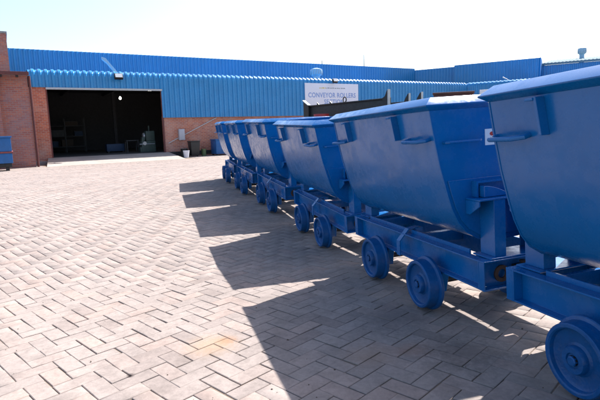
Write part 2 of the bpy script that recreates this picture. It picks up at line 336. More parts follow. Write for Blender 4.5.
# the 300 that show largest in the picture are pieces of their own
def project(x, y, z):
    d = np.stack([x, y, z - 1.30], -1)
    Z = d @ np.array(fwd); return 300 + F * (d @ np.array(right)) / Z, 200 + F * (d @ np.array(down)) / Z, Z
pu, pv, pz = project(C[:, 0], C[:, 1], ground(C[:, 0], C[:, 1]))
inview = (pu > 8) & (pu < 585) & (pv < 392) & (pz > 0.5)
area = np.where(inview, 1 / pz ** 3, 0)
lateral = C[:, 0] - np.interp(C[:, 1], [0.5, 1.749, 3.895, 6.122], [1.85, 1.478, 0.827, 0.179])
area[(lateral > 0.25)] = 0
big = np.argsort(-area)[:300]
bigset = np.zeros(n, bool); bigset[big] = True
V = paver_verts(big)
for k, i in enumerate(big):
    c = Vector((C[i, 0], C[i, 1], float(V[k, :, 2].mean())))
    if k < 300:
        me = bpy.data.meshes.new('paver'); me.from_pydata([tuple(Vector(v) - c) for v in V[k]], [], PF); me.materials.append(PAVER)
        a = me.attributes.new('tint', 'FLOAT', 'FACE'); a.data.foreach_set('value', np.full(len(PF), tint[i], dtype=np.float32))
        o = bpy.data.objects.new('paver', me); COL.objects.link(o); o.parent = yard; o.location = c; o['tint_value'] = 0.0
rest = np.where(~bigset)[0]
V = paver_verts(rest).reshape(-1, 3)
Fz = (np.array(PF)[None] + (np.arange(len(rest)) * 12)[:, None, None]).reshape(-1, 4)
me = bpy.data.meshes.new('pavers'); me.vertices.add(len(V)); me.vertices.foreach_set('co', V.ravel().astype(np.float32))
me.loops.add(Fz.size); me.loops.foreach_set('vertex_index', Fz.ravel().astype(np.int32)); me.polygons.add(len(Fz)); me.polygons.foreach_set('loop_start', np.arange(len(Fz), dtype=np.int32) * 4)
me.update(calc_edges=True); me.materials.append(PAVER)
a = me.attributes.new('tint', 'FLOAT', 'FACE'); a.data.foreach_set('value', np.repeat(tint[rest], len(PF)).astype(np.float32))
po = bpy.data.objects.new('pavers', me); COL.objects.link(po); po.parent = yard; po['kind'] = 'stuff'; po['tint_value'] = 0.0

# ------------------------------------------------------------------ ribbed sheeting
def ribbed(name, m, parent, s0, s1, z0, z1, t, pitch=0.35, dep=0.062, round_top=0.0, roof_len=0.0, roof_rise=0.0, flat=0.42):
    """vertical sheets facing -t with trapezoid ribs; optionally curved over into a roof"""
    prof = []
    s = s0
    while s < s1 - 1e-6:
        for ds, d in ((0, 0), (pitch * flat, 0), (pitch * (flat + 0.10), dep), (pitch * 0.88, dep)):
            if s + ds <= s1: prof.append((s + ds, d))
        s += pitch
    prof.append((s1, 0))
    path = [(0.0, z0, -1.0, 0.0)]
    if round_top:
        R = round_top; zt = z1 - R; path.append((0, zt, -1, 0)); nseg = 6; amax = PI / 2 - math.atan2(roof_rise, roof_len)
        for k in range(1, nseg + 1):
            a = amax * k / nseg; path.append((R - R * math.cos(a), zt + R * math.sin(a), -math.cos(a), math.sin(a)))
        if roof_len:
            ly, lz = path[-1][0], path[-1][1]; path.append((ly + roof_len, lz + roof_rise, path[-1][2], path[-1][3]))
    else: path.append((0, z1, -1, 0))
    vs = []; nP = len(prof)
    for (y, z, ny, nz) in path:
        for (s, d) in prof: vs.append((s, t + y + ny * d, z + nz * d))
    fs = [(i * nP + k, i * nP + k + 1, (i + 1) * nP + k + 1, (i + 1) * nP + k) for i in range(len(path) - 1) for k in range(nP - 1)]
    me = bpy.data.meshes.new(name); me.from_pydata(vs, [], fs); me.materials.append(m)
    me.polygons.foreach_set('use_smooth', [True] * len(me.polygons)); me.set_sharp_from_angle(angle=math.radians(28))
    o = bpy.data.objects.new(name, me); COL.objects.link(o)
    if parent: o.parent = parent
    return o

# ------------------------------------------------------------------ workshop with the open door
WS = empty('workshop', BO, BA); tag(WS, 'long low workshop with blue ribbed sheeting over red brick and a wide dark doorway', 'building')
DS0, DS1, DT = 2.36, 9.06, 4.11
w_ = MB().box(DS1, 38.6, 0, 0.23, -0.5, 2.36); w_.obj('brick_wall', BRICK, WS, smooth=False)
MB().box(1.42, DS0 - 0.06, -0.02, 0.25, -0.5, 4.14).obj('brick_pier', BRICK, WS, smooth=False)
MB().box(DS0 - 0.06, DS0, -0.06, 0.22, -0.3, DT).obj('door_jamb', REDF, WS)
MB().box(DS1 - 0.05, DS1 + 0.05, -0.08, -0.001, -0.35, DT).obj('door_jamb', REDF, WS)
ribbed('cladding', CLAD, WS, DS1 + 0.0, 38.6, 2.28, 5.14, -0.10, round_top=0.30, roof_len=11.9, roof_rise=0.55)
ribbed('cladding', CLAD, WS, 1.46, DS1 - 0.002, DT + 0.02, 5.14, -0.10, round_top=0.30, roof_len=11.9, roof_rise=0.55)
MB().box(DS0 - 0.06, DS1 + 0.05, -0.16, 0.04, DT - 0.10, DT + 0.015).obj('door_rail', GALV, WS)
MB().box(1.42, 38.6, 0.24, 0.3, 2.36, 5.0).obj('inner_lining', DARKIN, WS).location = (0, 0, 0)
# inner lining must leave the doorway free: rebuild in two pieces
bpy.data.objects.remove(bpy.data.objects['inner_lining'])
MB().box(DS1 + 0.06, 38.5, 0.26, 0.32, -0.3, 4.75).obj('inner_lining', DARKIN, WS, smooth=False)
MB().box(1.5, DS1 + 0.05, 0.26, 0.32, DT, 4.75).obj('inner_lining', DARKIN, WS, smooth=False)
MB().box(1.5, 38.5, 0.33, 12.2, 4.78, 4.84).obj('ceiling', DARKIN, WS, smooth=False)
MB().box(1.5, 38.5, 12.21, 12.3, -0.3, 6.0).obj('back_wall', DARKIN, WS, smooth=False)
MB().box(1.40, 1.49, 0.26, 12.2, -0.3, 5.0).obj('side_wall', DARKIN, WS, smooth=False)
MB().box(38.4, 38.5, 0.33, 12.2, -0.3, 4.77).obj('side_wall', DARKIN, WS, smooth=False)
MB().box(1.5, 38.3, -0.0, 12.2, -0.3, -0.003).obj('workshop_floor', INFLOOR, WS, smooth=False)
for s in (7.4, 14.0, 20.6):
    MB().box(s, s + 0.2, 7.9, 8.1, 0, 4.77).obj('steel_column', DARKIN, WS)
for s in (4.2, 7.4):
    MB().box(s, s + 0.1, 0.34, 12.2, 4.5, 4.77).obj('roof_beam', DARKIN, WS)
rp = MB(); rp.add([(1.75, -3.3, -0.36), (9.45, -3.3, -0.36), (9.3, -0.01, -0.002), (DS0 - 0.3, -0.01, -0.002), (1.75, -3.3, -0.6), (9.45, -3.3, -0.6), (9.3, -0.01, -0.6), (DS0 - 0.3, -0.01, -0.6)],
                  [(0, 1, 2, 3), (0, 4, 5, 1), (1, 5, 6, 2), (3, 7, 4, 0), (2, 6, 7, 3)])
ramp = rp.obj('ramp', CONC, None, smooth=False); ramp.location = BO; ramp.rotation_euler = (0, 0, BA); tag(ramp, 'pale concrete ramp up to the open doorway', kind='structure')
kb = MB().box(1.35, 2.55, -0.55, -0.03, -0.5, -0.17).obj('plinth', KERBC, None, bevel=0.03); kb.parent = WS

# things in the dark hall
def place(o, s, t, z, rz=0): o.location = BO + TV * s + NV * t + Vector((0, 0, z)); o.rotation_euler = (0, 0, BA + rz); return o
mc = place(empty('lathe'), 8.45, 2.2, 0); tag(mc, 'green machine standing just inside the right of the dark doorway', 'machine')
MB().box(-0.45, 0.5, -0.4, 0.4, 0, 0.75).obj('bed', GREENM, mc, bevel=0.03)
MB().box(-0.1, 0.5, -0.3, 0.35, 0.75, 1.45).obj('headstock', GREENM, mc, bevel=0.05)
MB().lathe([(0.16, -0.12), (0.2, -0.1), (0.2, 0.0), (0.05, 0.02)], 'x', 20, (-0.14, 0, 1.12)).obj('chuck', GALV, mc)
MB().box(0.15, 0.2, -0.1, 0.1, 1.45, 1.8).obj('switch_post', GREENM, mc)
MB().prism([(-0.42, 0.75), (-0.2, 0.75), (-0.14, 1.02), (-0.36, 1.05)], 'y', -0.3, 0.1).obj('tailstock', GREENM, mc, bevel=0.03)
MB().tube([(-0.6, -0.42, 0.55), (0.45, -0.42, 0.55)], 0.035, 8).obj('lead_screw', GALV, mc)
MB().lathe([(0.12, -0.46), (0.14, -0.44), (0.12, -0.42)], 'y', 18, (-0.25, 0, 0.6)).obj('hand_wheel', GALV, mc)
MB().box(-0.55, -0.2, -0.35, 0.3, 0.0, 0.35).obj('chip_tray', GREENM, mc, bevel=0.02)
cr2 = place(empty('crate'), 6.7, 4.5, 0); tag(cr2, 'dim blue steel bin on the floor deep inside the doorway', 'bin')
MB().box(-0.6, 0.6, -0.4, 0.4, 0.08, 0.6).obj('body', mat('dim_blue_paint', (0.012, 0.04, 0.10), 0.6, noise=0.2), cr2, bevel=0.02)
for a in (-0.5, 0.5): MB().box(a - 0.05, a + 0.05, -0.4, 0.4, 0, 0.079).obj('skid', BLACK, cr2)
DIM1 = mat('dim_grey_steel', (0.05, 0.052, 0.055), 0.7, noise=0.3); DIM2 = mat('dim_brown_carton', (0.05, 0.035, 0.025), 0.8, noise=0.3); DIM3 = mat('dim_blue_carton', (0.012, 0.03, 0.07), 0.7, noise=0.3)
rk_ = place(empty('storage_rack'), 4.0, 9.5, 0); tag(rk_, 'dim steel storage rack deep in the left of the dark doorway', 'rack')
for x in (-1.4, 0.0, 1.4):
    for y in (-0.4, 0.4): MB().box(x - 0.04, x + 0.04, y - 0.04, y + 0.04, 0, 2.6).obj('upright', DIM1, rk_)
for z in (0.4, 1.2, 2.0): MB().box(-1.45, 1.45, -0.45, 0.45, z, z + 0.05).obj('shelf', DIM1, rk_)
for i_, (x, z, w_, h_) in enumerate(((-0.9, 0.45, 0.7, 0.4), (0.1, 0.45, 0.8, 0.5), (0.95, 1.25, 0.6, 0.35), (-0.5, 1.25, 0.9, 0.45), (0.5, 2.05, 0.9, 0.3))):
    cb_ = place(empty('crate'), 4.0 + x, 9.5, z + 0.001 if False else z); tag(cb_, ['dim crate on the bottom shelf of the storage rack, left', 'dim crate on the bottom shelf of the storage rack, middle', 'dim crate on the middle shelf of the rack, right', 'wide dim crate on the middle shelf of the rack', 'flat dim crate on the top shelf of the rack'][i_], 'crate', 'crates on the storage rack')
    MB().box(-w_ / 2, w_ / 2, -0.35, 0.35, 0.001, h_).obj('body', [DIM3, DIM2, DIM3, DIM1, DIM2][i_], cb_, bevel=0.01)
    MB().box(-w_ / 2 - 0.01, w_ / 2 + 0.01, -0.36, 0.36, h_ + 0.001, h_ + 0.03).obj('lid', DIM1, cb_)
wk = place(empty('workbench'), 7.75, 3.4, 0); tag(wk, 'low dark workbench left of the green machine in the doorway', 'workbench')
MB().box(-0.5, 0.35, -0.35, 0.35, 0.78, 0.84).obj('top', DIM1, wk)
for x in (-0.45, 0.3):
    for y in (-0.3, 0.3): MB().box(x - 0.03, x + 0.03, y - 0.03, y + 0.03, 0, 0.779).obj('leg', DIM1, wk)
lb = place(empty('hanging_lamp'), 8.23, 8.9, 4.14); tag(lb, 'round white lamp glowing in the dark doorway', 'lamp')
MB().lathe([(0.02, -0.10), (0.07, -0.08), (0.10, 0), (0.07, 0.08), (0.03, 0.14)], 'z', 16).obj('bulb', LAMPG, lb)
MB().tube([(0, 0, 0.14), (0, 0, 0.62)], 0.012, 6).obj('cord', BLACK, lb)
lt = place(empty('tube_lamp'), 9.40, 4.0, 4.36); tag(lt, 'small slanted strip lamp high in the right corner of the doorway', 'lamp')
MB().box(-0.16, 0.12, -0.04, 0.04, -0.02, 0.04).obj('diffuser', LAMPG, lt, bevel=0.01)
MB().box(-0.3, 0.18, -0.07, 0.07, 0.041, 0.09).obj('housing', GALV, lt)
MB().tube([(-0.05, 0, 0.09), (-0.05, 0, 0.42)], 0.012, 6).obj('cord', BLACK, lt)

# brick block on the left and the taller one behind it
LB = empty('brick_annex', BO, BA); tag(LB, 'purple brown brick annex at the left edge with a dark gutter', 'building')
MB().box(-9, 1.30, -2.6, -0.03, -0.5, 4.498).obj('wall', BRICKD, LB, smooth=False)
MB().box(-9, -0.05, -2.95, -2.602, -0.5, 4.498).obj('wall', BRICKD, LB, smooth=False)
MB().box(-9, 1.34, -3.35, -0.03, 4.50, 4.60).obj('roof', KERBC, LB)
MB().box(-9, 1.36, -3.42, -3.352, 4.44, 4.62).obj('gutter', REDF, LB, bevel=0.02)
for k in range(9):
    MB().box(-5.0 + k * 0.72, -4.88 + k * 0.72, -3.34, -2.96, 4.36, 4.498).obj('rafter_end', BLACK, LB)
MB().tube([(1.39, -2.62, -0.4), (1.39, -2.62, 4.49)], 0.06, 8).obj('downpipe', REDF, LB)
TB = empty('brick_tower', BO, BA); tag(TB, 'tall narrow brick tower cut off by the left edge of the picture', 'building')
MB().box(-7, 0.62, 0.95, 5.0, -0.5, 7.22).obj('wall', BRICKD, TB, smooth=False)
MB().box(-7.05, 0.67, 0.90, 5.05, 7.22, 7.34).obj('coping', KERBC, TB)

# upper hall behind
UH = empty('upper_hall', BO, BA); tag(UH, 'higher hall of blue ribbed sheeting rising behind the workshop roof', 'building')
ribbed('cladding', CLAD2, UH, -6.0, 44.1, 5.2, 8.19, 12.6, pitch=0.35, dep=0.06)
MB().box(-6, 44.1, 12.66, 13.0, 0, 8.12).obj('wall', DARKIN, UH, smooth=False)
MB().box(-6, 44.1, 13.0, 40, 7.9, 8.0).obj('roof', ROOFW, UH, smooth=False)

# right wing, turned towards the viewer
RA = math.atan2(-0.518, 0.855); RD = Vector((math.cos(RA), math.sin(RA), 0)); RN = Vector((-RD.y, RD.x, 0))
c0 = BO + TV * 38.62
RW = empty('right_wing', c0, RA); tag(RW, 'low blue ribbed wing of the works angling forward at the right', 'building')
ribbed('cladding', CLAD, RW, 0.0, 34, 2.28, 5.14, -0.1, round_top=0.30, roof_len=11.0, roof_rise=0.5)
MB().box(0.1, 34, 0.0, 0.23, -0.5, 2.34).obj('brick_wall', BRICK, RW, smooth=False)
MB().box(0.1, 34, 0.30, 0.36, -0.3, 4.7).obj('inner_lining', DARKIN, RW, smooth=False)
c1 = BO + TV * 44.1 + NV * 12.6
R2 = empty('stepped_hall', c1, RA); tag(R2, 'tall blue ribbed hall in steps behind the low wing at the right', 'building')
ribbed('cladding', CLAD2, R2, 0.0, 5.0, 4.5, 8.0, 0.0, dep=0.06)
ribbed('cladding', CLAD2, R2, 5.0, 14.0, 4.5, 8.06, -0.9, dep=0.06)
MB().box(5.0, 5.03, -0.9, 0.0, 4.5, 8.05).obj('return_wall', CLAD2, R2)

MB().box(0, 14.0, 0.06, 0.4, 0, 7.9).obj('wall', DARKIN, R2, smooth=False)
MB().box(0, 14.0, 0.4, 20, 7.7, 7.8).obj('roof', ROOFW, R2, smooth=False)
MATT = mat('blue_matt_flashing', (0.012, 0.20, 0.50), rough=0.75)
R3 = empty('white_roofed_hall', c1, RA); tag(R3, 'hall with a sloping white roof above blue sheeting at the far right', 'building')
MB().prism([(-0.97, 4.5), (-0.97, 8.08), (0.2, 8.05), (0.9, 7.85), (1.6, 7.45), (12, 7.4), (12, 4.5)], 'x', 14.003, 14.08).obj('return_wall', MATT, R3)
ribbed('cladding', CLAD2, R3, 14.09, 44, 4.5, 7.35, 0.6, dep=0.06)
ribbed('roof', ROOFW, R3, 14.09, 44, 7.34, 7.60, 0.40, dep=0.04, round_top=0.2, roof_len=9.5, roof_rise=1.25)
MB().box(14.1, 44, 0.68, 1.0, 0, 7.3).obj('wall', DARKIN, R3, smooth=False)

# roof vents, masts, lamps
def vent(loc, r, label, h=1.0):
    v = empty('roof_vent', loc); tag(v, label, 'vent', 'vents on the roofs')
    MB().lathe([(r * 0.62, -1.1), (r * 0.62, h * 0.42)], 'z', 20).obj('neck', VENTM, v)
    MB().lathe([(r * 0.66, h * 0.42), (r, h * 0.55), (r * 1.08, h * 0.8), (r * 0.95, h * 0.95), (r * 0.3, h * 1.04)], 'z', 20).obj('cap', VENTM, v)
    for k in range(14):
        a = 2 * PI * k / 14
        MB().tube([(math.cos(a) * r * 0.98, math.sin(a) * r * 0.98, h * 0.5), (math.cos(a + .15) * r * 1.12, math.sin(a + .15) * r * 1.12, h * 0.68), (math.cos(a + .3) * r * 1.0, math.sin(a + .3) * r * 1.0, h * 0.93)], 0.022, 5).obj('vane', GALV, v)
    return v
vent(BO + TV * 24.6 + NV * 5.0 + Vector((0, 0, 5.45)), 0.52, 'round pale blue roof vent above the white sign', 1.15)
vent(c1 + RD * 17.7 + RN * 6.5 + Vector((0, 0, 8.25)), 0.42, 'round pale blue roof vent on the white roof at the right', 1.35)
for (s, z1, lab) in ((36.3, 9.5, 'thin dark mast standing up behind the blue roofline right of the sign'), (30.5, 8.6, 'short thin mast behind the roofline above the sign')):
    m_ = place(empty('mast'), s, 12.8, 7.9); tag(m_, lab, 'mast', 'thin masts on the upper hall')
    MB().tube([(0, 0, 0), (0, 0, z1 - 7.9)], [0.05, 0.035], 8).obj('pole', BLACK, m_)
    MB().box(-0.09, 0.09, -0.09, 0.09, 0, 0.1).obj('foot', GALV, m_)
def flood(s, t, z, label, sc=1.0):
    f = place(empty('floodlight'), s, t, z); tag(f, label, 'floodlight', 'floodlights on the blue sheeting'); f.scale = (sc,) * 3
    R = Matrix.Rotation(math.radians(-28), 4, 'X')
    MB().box(-0.30, 0.30, -0.22, 0.02, -0.20, 0.20, R).obj('housing', BLACK, f, bevel=0.03)
    MB().box(-0.24, 0.24, -0.245, -0.222, -0.15, 0.15, R).obj('glass', CUTGLASS, f)
    MB().box(-0.03, 0.03, -0.02, 0.24, 0.05, 0.11).obj('bracket', GALV, f)
flood(6.37, -0.42, 4.78, 'boxy floodlight on the blue sheeting above the open doorway', 0.85)
flood(22.75, -0.42, 4.92, 'small floodlight at the top edge of the white sign', 0.75)
br = place(empty('roof_bracket'), 6.65, 0.5, 5.2); tag(br, 'pale slanted arm leaning up from the roof edge above the doorway', 'bracket')
MB().prism([(0.12, 0.0), (-0.62, 0.95), (-0.85, 1.02), (-0.85, 0.88), (-0.55, 0.62), (-0.08, 0.0)], 'y', 0.8, 1.05).obj('arm', VENTM, br, bevel=0.01)
MB().box(-0.25, 0.3, 0.6, 1.2, -0.04, 0.06).obj('base_plate', GALV, br)
b2 = empty('eave_arm', c0 + RD * 3.4 + Vector((0, 0, 5.1)) + RN * 0.6, RA); tag(b2, 'small white arm on the eave of the right wing', 'bracket')  # plain white arm on the eave, not an aerial
MB().tube([(0.35, 0, 0), (0.1, 0, 0.22), (-0.25, 0, 0.42)], 0.05, 8).obj('arm', PIPE, b2)
MB().box(0.2, 0.5, -0.1, 0.1, -0.08, 0.02).obj('foot', PIPE, b2)

# sign
def text_obj(txt, size, m, parent, loc, sx=1.0, bold=0.0):
    cu = bpy.data.curves.new('lettering', 'FONT'); cu.body = txt; cu.size = size; cu.extrude = 0.004; cu.offset = bold; cu.align_x = 'CENTER'; cu.space_character = 1.08
    t = bpy.data.objects.new('lettering', cu); COL.objects.link(t); dg = bpy.context.evaluated_depsgraph_get(); me = bpy.data.meshes.new_from_object(t.evaluated_get(dg))
    bpy.data.objects.remove(t); me.materials.clear(); me.materials.append(m)
    o = bpy.data.objects.new('lettering', me); COL.objects.link(o); o.parent = parent; o.location = loc; o.rotation_euler = (PI / 2, 0, 0); o.scale = (sx, 1, 1); return o
SG = place(empty('sign'), 22.68, -0.17, 0); tag(SG, 'white sign board on the blue sheeting reading CONVEYOR ROLLERS SECTION', 'sign')
MB().box(-2.58, 2.58, -0.06, 0.0, 2.92, 4.76).obj('board', SIGNW, SG, bevel=0.01)
text_obj('CONVEYOR ROLLERS', 0.52, SIGNB, SG, (0, -0.066, 3.68), 0.86, 0.008)
text_obj('SECTION', 0.52, SIGNB, SG, (0.15, -0.066, 3.16), 0.86, 0.008)
# unreadable line of small print
pm = MB(); x = -1.25; random.seed(4)
ym = MB()
while x < 1.25:
    wd = random.uniform(0.06, 0.2); (ym if x < -0.7 else pm).box(x, x + wd, -0.066, -0.061, 4.36, 4.36 + random.uniform(0.07, 0.1)); x += wd + random.uniform(0.03, 0.07)
pm.obj('small_print', SIGNG, SG, smooth=False); ym.obj('small_print', SIGNY, SG, smooth=False)
for o_ in SG.children:
    if o_.name.startswith('small_print'): o_['kind'] = 'stuff'

# wall fittings and things at the foot of the wall
eb = place(empty('electric_box'), 10.23, -0.02, 1.13); tag(eb, 'pale grey electric box on the brick wall right of the doorway', 'electric box')
MB().box(-0.2, 0.2, -0.2, 0.0, -0.37, 0.37).obj('case', GREYBOX, eb, bevel=0.015)
MB().box(-0.17, 0.17, -0.222, -0.202, -0.33, 0.33).obj('cover', GREYBOX, eb, bevel=0.008)
MB().tube([(-0.9, -0.03, -0.55), (2.6, -0.03, 1.1)], 0.03, 6).obj('conduit', PIPE, eb)
bk = empty('bucket'); place(bk, 9.95, -1.75, gz(*(BO + TV * 9.95 + NV * -1.75).xy)); tag(bk, 'white plastic bucket standing in the sun by the wall', 'bucket')
MB().lathe([(0.15, 0), (0.20, 0.42), (0.215, 0.42), (0.215, 0.45), (0.19, 0.45), (0.14, 0.02)], 'z', 24).obj('body', BUCK, bk)
MB().tube([(0.215 * math.cos(a), 0.06 * math.sin(a) - 0.02, 0.40 - 0.16 * abs(math.sin(a))) for a in [PI + PI * k / 10 for k in range(11)]], 0.006, 5).obj('handle', GALV, bk)
wb = place(empty('wheelie_bin'), 10.75, -0.95, -0.35); tag(wb, 'black wheelie bin against the brick wall', 'bin')
MB().add([(-0.26, -0.3, 0.06), (0.26, -0.3, 0.06), (0.26, 0.2, 0.06), (-0.26, 0.2, 0.06), (-0.32, -0.4, 0.98), (0.32, -0.4, 0.98), (0.32, 0.32, 0.98), (-0.32, 0.32, 0.98)], [(3, 2, 1, 0), (4, 5, 6, 7), (0, 1, 5, 4), (1, 2, 6, 5), (2, 3, 7, 6), (3, 0, 4, 7)]).obj('body', BINB, wb, bevel=0.03)
MB().box(-0.34, 0.34, -0.43, 0.36, 0.985, 1.05).obj('lid', BINB, wb, bevel=0.03)
for sx in (-0.3, 0.3): MB().lathe([(0.1, -0.03), (0.1, 0.03)], 'x', 16, (sx, 0.22, 0.1)).obj('wheel', BLACK, wb)
b3 = place(empty('drum'), 10.15, -0.75, -0.35); tag(b3, 'low dark drum in shade between doorway and wheelie bin', 'drum')
MB().lathe([(0.24, 0), (0.25, 0.03), (0.24, 0.06), (0.24, 0.5), (0.25, 0.53), (0.24, 0.55)], 'z', 20).obj('body', BINB, b3)
MB().lathe([(0.03, 0.551), (0.03, 0.575)], 'z', 10, (0.12, 0, 0)).obj('bung', GALV, b3)
gb = place(empty('planter_can'), 11.45, -0.9, -0.35); tag(gb, 'dull green can right of the black wheelie bin', 'can')
MB().lathe([(0.15, 0), (0.17, 0.45), (0.18, 0.45), (0.18, 0.48), (0.15, 0.48), (0.13, 0.03)], 'z', 18).obj('body', GREENP, gb)
MB().tube([(-0.17, 0, 0.44), (-0.12, 0, 0.58), (0.12, 0, 0.58), (0.17, 0, 0.44)], 0.01, 5).obj('handle', BLACK, gb)
bx = place(empty('steel_box'), 12.75, -0.95, -0.35); tag(bx, 'blue sheet steel box between the brick wall and the last wagon', 'steel box')
MB().box(-0.6, 0.6, -0.5, 0.5, 0.10, 1.02).obj('body', SKIPB, bx, bevel=0.015)
MB().box(-0.63, 0.63, -0.53, 0.53, 1.025, 1.10).obj('lid', SKIPB, bx, bevel=0.01)
for sx in (-0.5, 0.5):
    for sy in (-0.4, 0.4): MB().box(sx - 0.05, sx + 0.05, sy - 0.05, sy + 0.05, 0, 0.098).obj('foot', BLACK, bx)

# blue skip cut off at the left edge
sk = place(empty('steel_skip'), -0.95, -5.0, -0.35); tag(sk, 'blue steel skip with a red stripe cut off at the left edge', 'skip')
MB().box(-1.8, 1.15, -0.7, 0.7, 0.98, 1.62).obj('upper_panel', SKIPB, sk, bevel=0.02)
MB().box(-1.8, 1.20, -0.74, 0.74, 0.90, 0.975).obj('stripe', mat('faded_red_paint', (0.22, 0.05, 0.05), 0.6, noise=0.3), sk, bevel=0.01)
MB().box(-1.8, 1.15, -0.7, 0.7, 0.42, 0.895).obj('lower_panel', SKIPB, sk, bevel=0.02)
MB().box(-1.85, 1.20, -0.76, 0.76, 1.622, 1.70).obj('top_rail', SKIPB, sk, bevel=0.015)
MB().box(-1.8, 1.1, -0.6, 0.6, 0.22, 0.415).obj('chassis', BLACK, sk, bevel=0.02)
for sx in (-1.6, 0.9):
    for sy in (-0.55, 0.55): MB().box(sx - 0.08, sx + 0.08, sy - 0.08, sy + 0.08, 0, 0.218).obj('leg', BLACK, sk)

# ------------------------------------------------------------------ tub wagons
HT = [(0.530, 1.449), (0.500, 1.262), (0.468, 1.090), (0.441, 0.985), (0.420, 0.905), (0.392, 0.815), (0.350, 0.725), (0.293, 0.655), (0.212, 0.604), (0.11, 0.580), (0.0, 0.574)]
LT = 0.845
def section(off=0.0):
    pts = []
    full = [(-y, z) for y, z in HT] + [(y, z) for y, z in HT[::-1][1:]]
    for i, (y, z) in enumerate(full):
        a = full[max(i - 1, 0)]; b = full[min(i + 1, len(full) - 1)]; dy, dz_ = b[0] - a[0], b[1] - a[1]; l = math.hypot(dy, dz_)
        pts.append((y - dz_ / l * off, z + dy / l * off))      # positive off = inwards
    return pts
def make_wagon():
    W = empty('tub_wagon')
    # tub shell
    out, inn = section(0), section(0.012); n = len(out); NX = 9
    tub = MB(); vs = []
    xs = [-LT + 2 * LT * k / (NX - 1) for k in range(NX)]
    for x in xs: vs += [(x, y, z) for y, z in out]
    for x in xs: vs += [(x, y, z) for y, z in inn]
    fs = []
    for k in range(NX - 1):
        for i in range(n - 1):
            fs.append((k * n + i, k * n + i + 1, (k + 1) * n + i + 1, (k + 1) * n + i)); o = NX * n
            fs.append((o + k * n + i, o + (k + 1) * n + i, o + (k + 1) * n + i + 1, o + k * n + i + 1))
    for k in range(NX - 1):
        for i in (0, n - 1): fs.append((k * n + i, (k + 1) * n + i, NX * n + (k + 1) * n + i, NX * n + k * n + i))
    for k in (0, NX - 1):
        for i in range(n - 1): fs.append((k * n + i, k * n + i + 1, NX * n + k * n + i + 1, NX * n + k * n + i))
    tub.add(vs, fs); T = tub.obj('tub', BLUE, W)
    epro = section(-0.004)
    def band(zlo, zhi, off):     # part of the end outline between two heights
        s2 = section(off); L = []
        def edge(side):
            ps = [(abs(y), z) for y, z in s2 if (y <= 0)]; r = []
            def atz(zz):
                for (y0, z0), (y1, z1) in zip(ps[:-1], ps[1:]):
                    if (z0 - zz) * (z1 - zz) <= 0 and z0 != z1: return y0 + (y1 - y0) * (zz - z0) / (z1 - z0)
                return 0.0
            r.append((atz(zhi), zhi)); r += [(y, z) for y, z in ps if zlo < z < zhi]; r.append((atz(zlo), zlo))
            return [(side * y, z) for y, z in r]
        return edge(-1) + edge(1)[::-1]
    for sx in (-1, 1):
        e = MB().prism(epro, 'x', sx * LT, sx * (LT + 0.008)).obj('end_plate', BLUE, W)
        MB().prism(band(0.61, 1.00, 0.022), 'x', sx * (LT + 0.0085), sx * (LT + 0.017)).obj('doubler_plate', BLUE, e, bevel=0.002, segs=1)
        # rest shelf on the end plate: angle iron with end gussets and a curved rocker
        x0, x1 = sorted((sx * (LT + 0.0175), sx * (LT + 0.165)))
        sh = MB().box(x0, x1, -0.30, 0.30, 0.868, 0.880)
        for sy in (-1, 1): sh.prism([(sx * (LT + 0.0175), 0.867), (sx * (LT + 0.155), 0.867), (sx * (LT + 0.155), 0.835), (sx * (LT + 0.06), 0.775), (sx * (LT + 0.0175), 0.775)], 'y', sy * 0.30, sy * 0.288)
        sh.obj('rest_shelf', BLUE, e, bevel=0.002, segs=1)
        hk = [(-0.25, 0.985)] + [(0.25, 0.985), (0.25, 0.972)] + [(-0.238, 0.972), (-0.238, 0.882), (-0.25, 0.882)]
        MB().prism(hk, 'x', sx * (LT + 0.0175), sx * (LT + 0.07)).obj('bearing_frame', BLUE, e)
        rk = [(-0.20 + 0.09 * math.cos(a) + (0.11 if a < PI / 2 else 0) * 0, 0.882 + 0.078 * math.sin(a)) for a in [PI * k / 10 for k in range(11)]]
        r1 = [(-0.225, 0.882)] + [(-0.225 + 0.20 * (k / 9), 0.955 - 0.073 * (k / 9) ** 1.8) for k in range(10)]
        MB().prism(r1, 'x', sx * (LT + 0.018), sx * (LT + 0.11)).obj('rocker', BLUE, e, bevel=0.003, segs=1)
        r2 = [(-y, z) for y, z in r1][::-1]
        MB().prism(r2, 'x', sx * (LT + 0.018), sx * (LT + 0.11)).obj('rocker', BLUE, e, bevel=0.003, segs=1)
        for sy in (-1, 1):
            a, b = sy * 0.19, sy * 0.44; z = 1.245; xo = sx * (LT + 0.008); xp = sx * (LT + 0.052)
            MB().tube([(xo, a, z), (xp - sx * 0.012, a, z), (xp, a + sy * 0.014, z), (xp, b - sy * 0.014, z), (xp - sx * 0.012, b, z), (xo, b, z)], 0.0095, 8).obj('end_handle', BLUE, e)
        hb = section(-0.001)
        wp_ = [(sx * (LT + 0.0085), y, z) for y, z in hb]
        MB().tube(wp_, [0.0042 + 0.0012 * math.sin(7.3 * q_) for q_ in range(len(wp_))], 6).obj('weld_bead', BLUE, e)
    # rim: sloping lip all round
    prof = [(0.000, 1.449), (0.043, 1.477), (0.045, 1.484), (-0.018, 1.531), (-0.026, 1.531), (-0.026, 1.515), (-0.012, 1.449)]
    rim = MB(); vs = []
    for (sx, sy) in ((-1, -1), (1, -1), (1, 1), (-1, 1)):
        for (d, z) in prof: vs.append((sx * (LT + 0.012 + min(d, 0.03) if d > 0 else LT + 0.008 + d), sy * (0.530 + d), z))
    npf = len(prof)
    fs = [(k * npf + i, k * npf + (i + 1) % npf, ((k + 1) % 4) * npf + (i + 1) % npf, ((k + 1) % 4) * npf + i) for k in range(4) for i in range(npf)]
    rim.add(vs, fs).obj('rim', BLUE, T, bevel=0.003, segs=2)
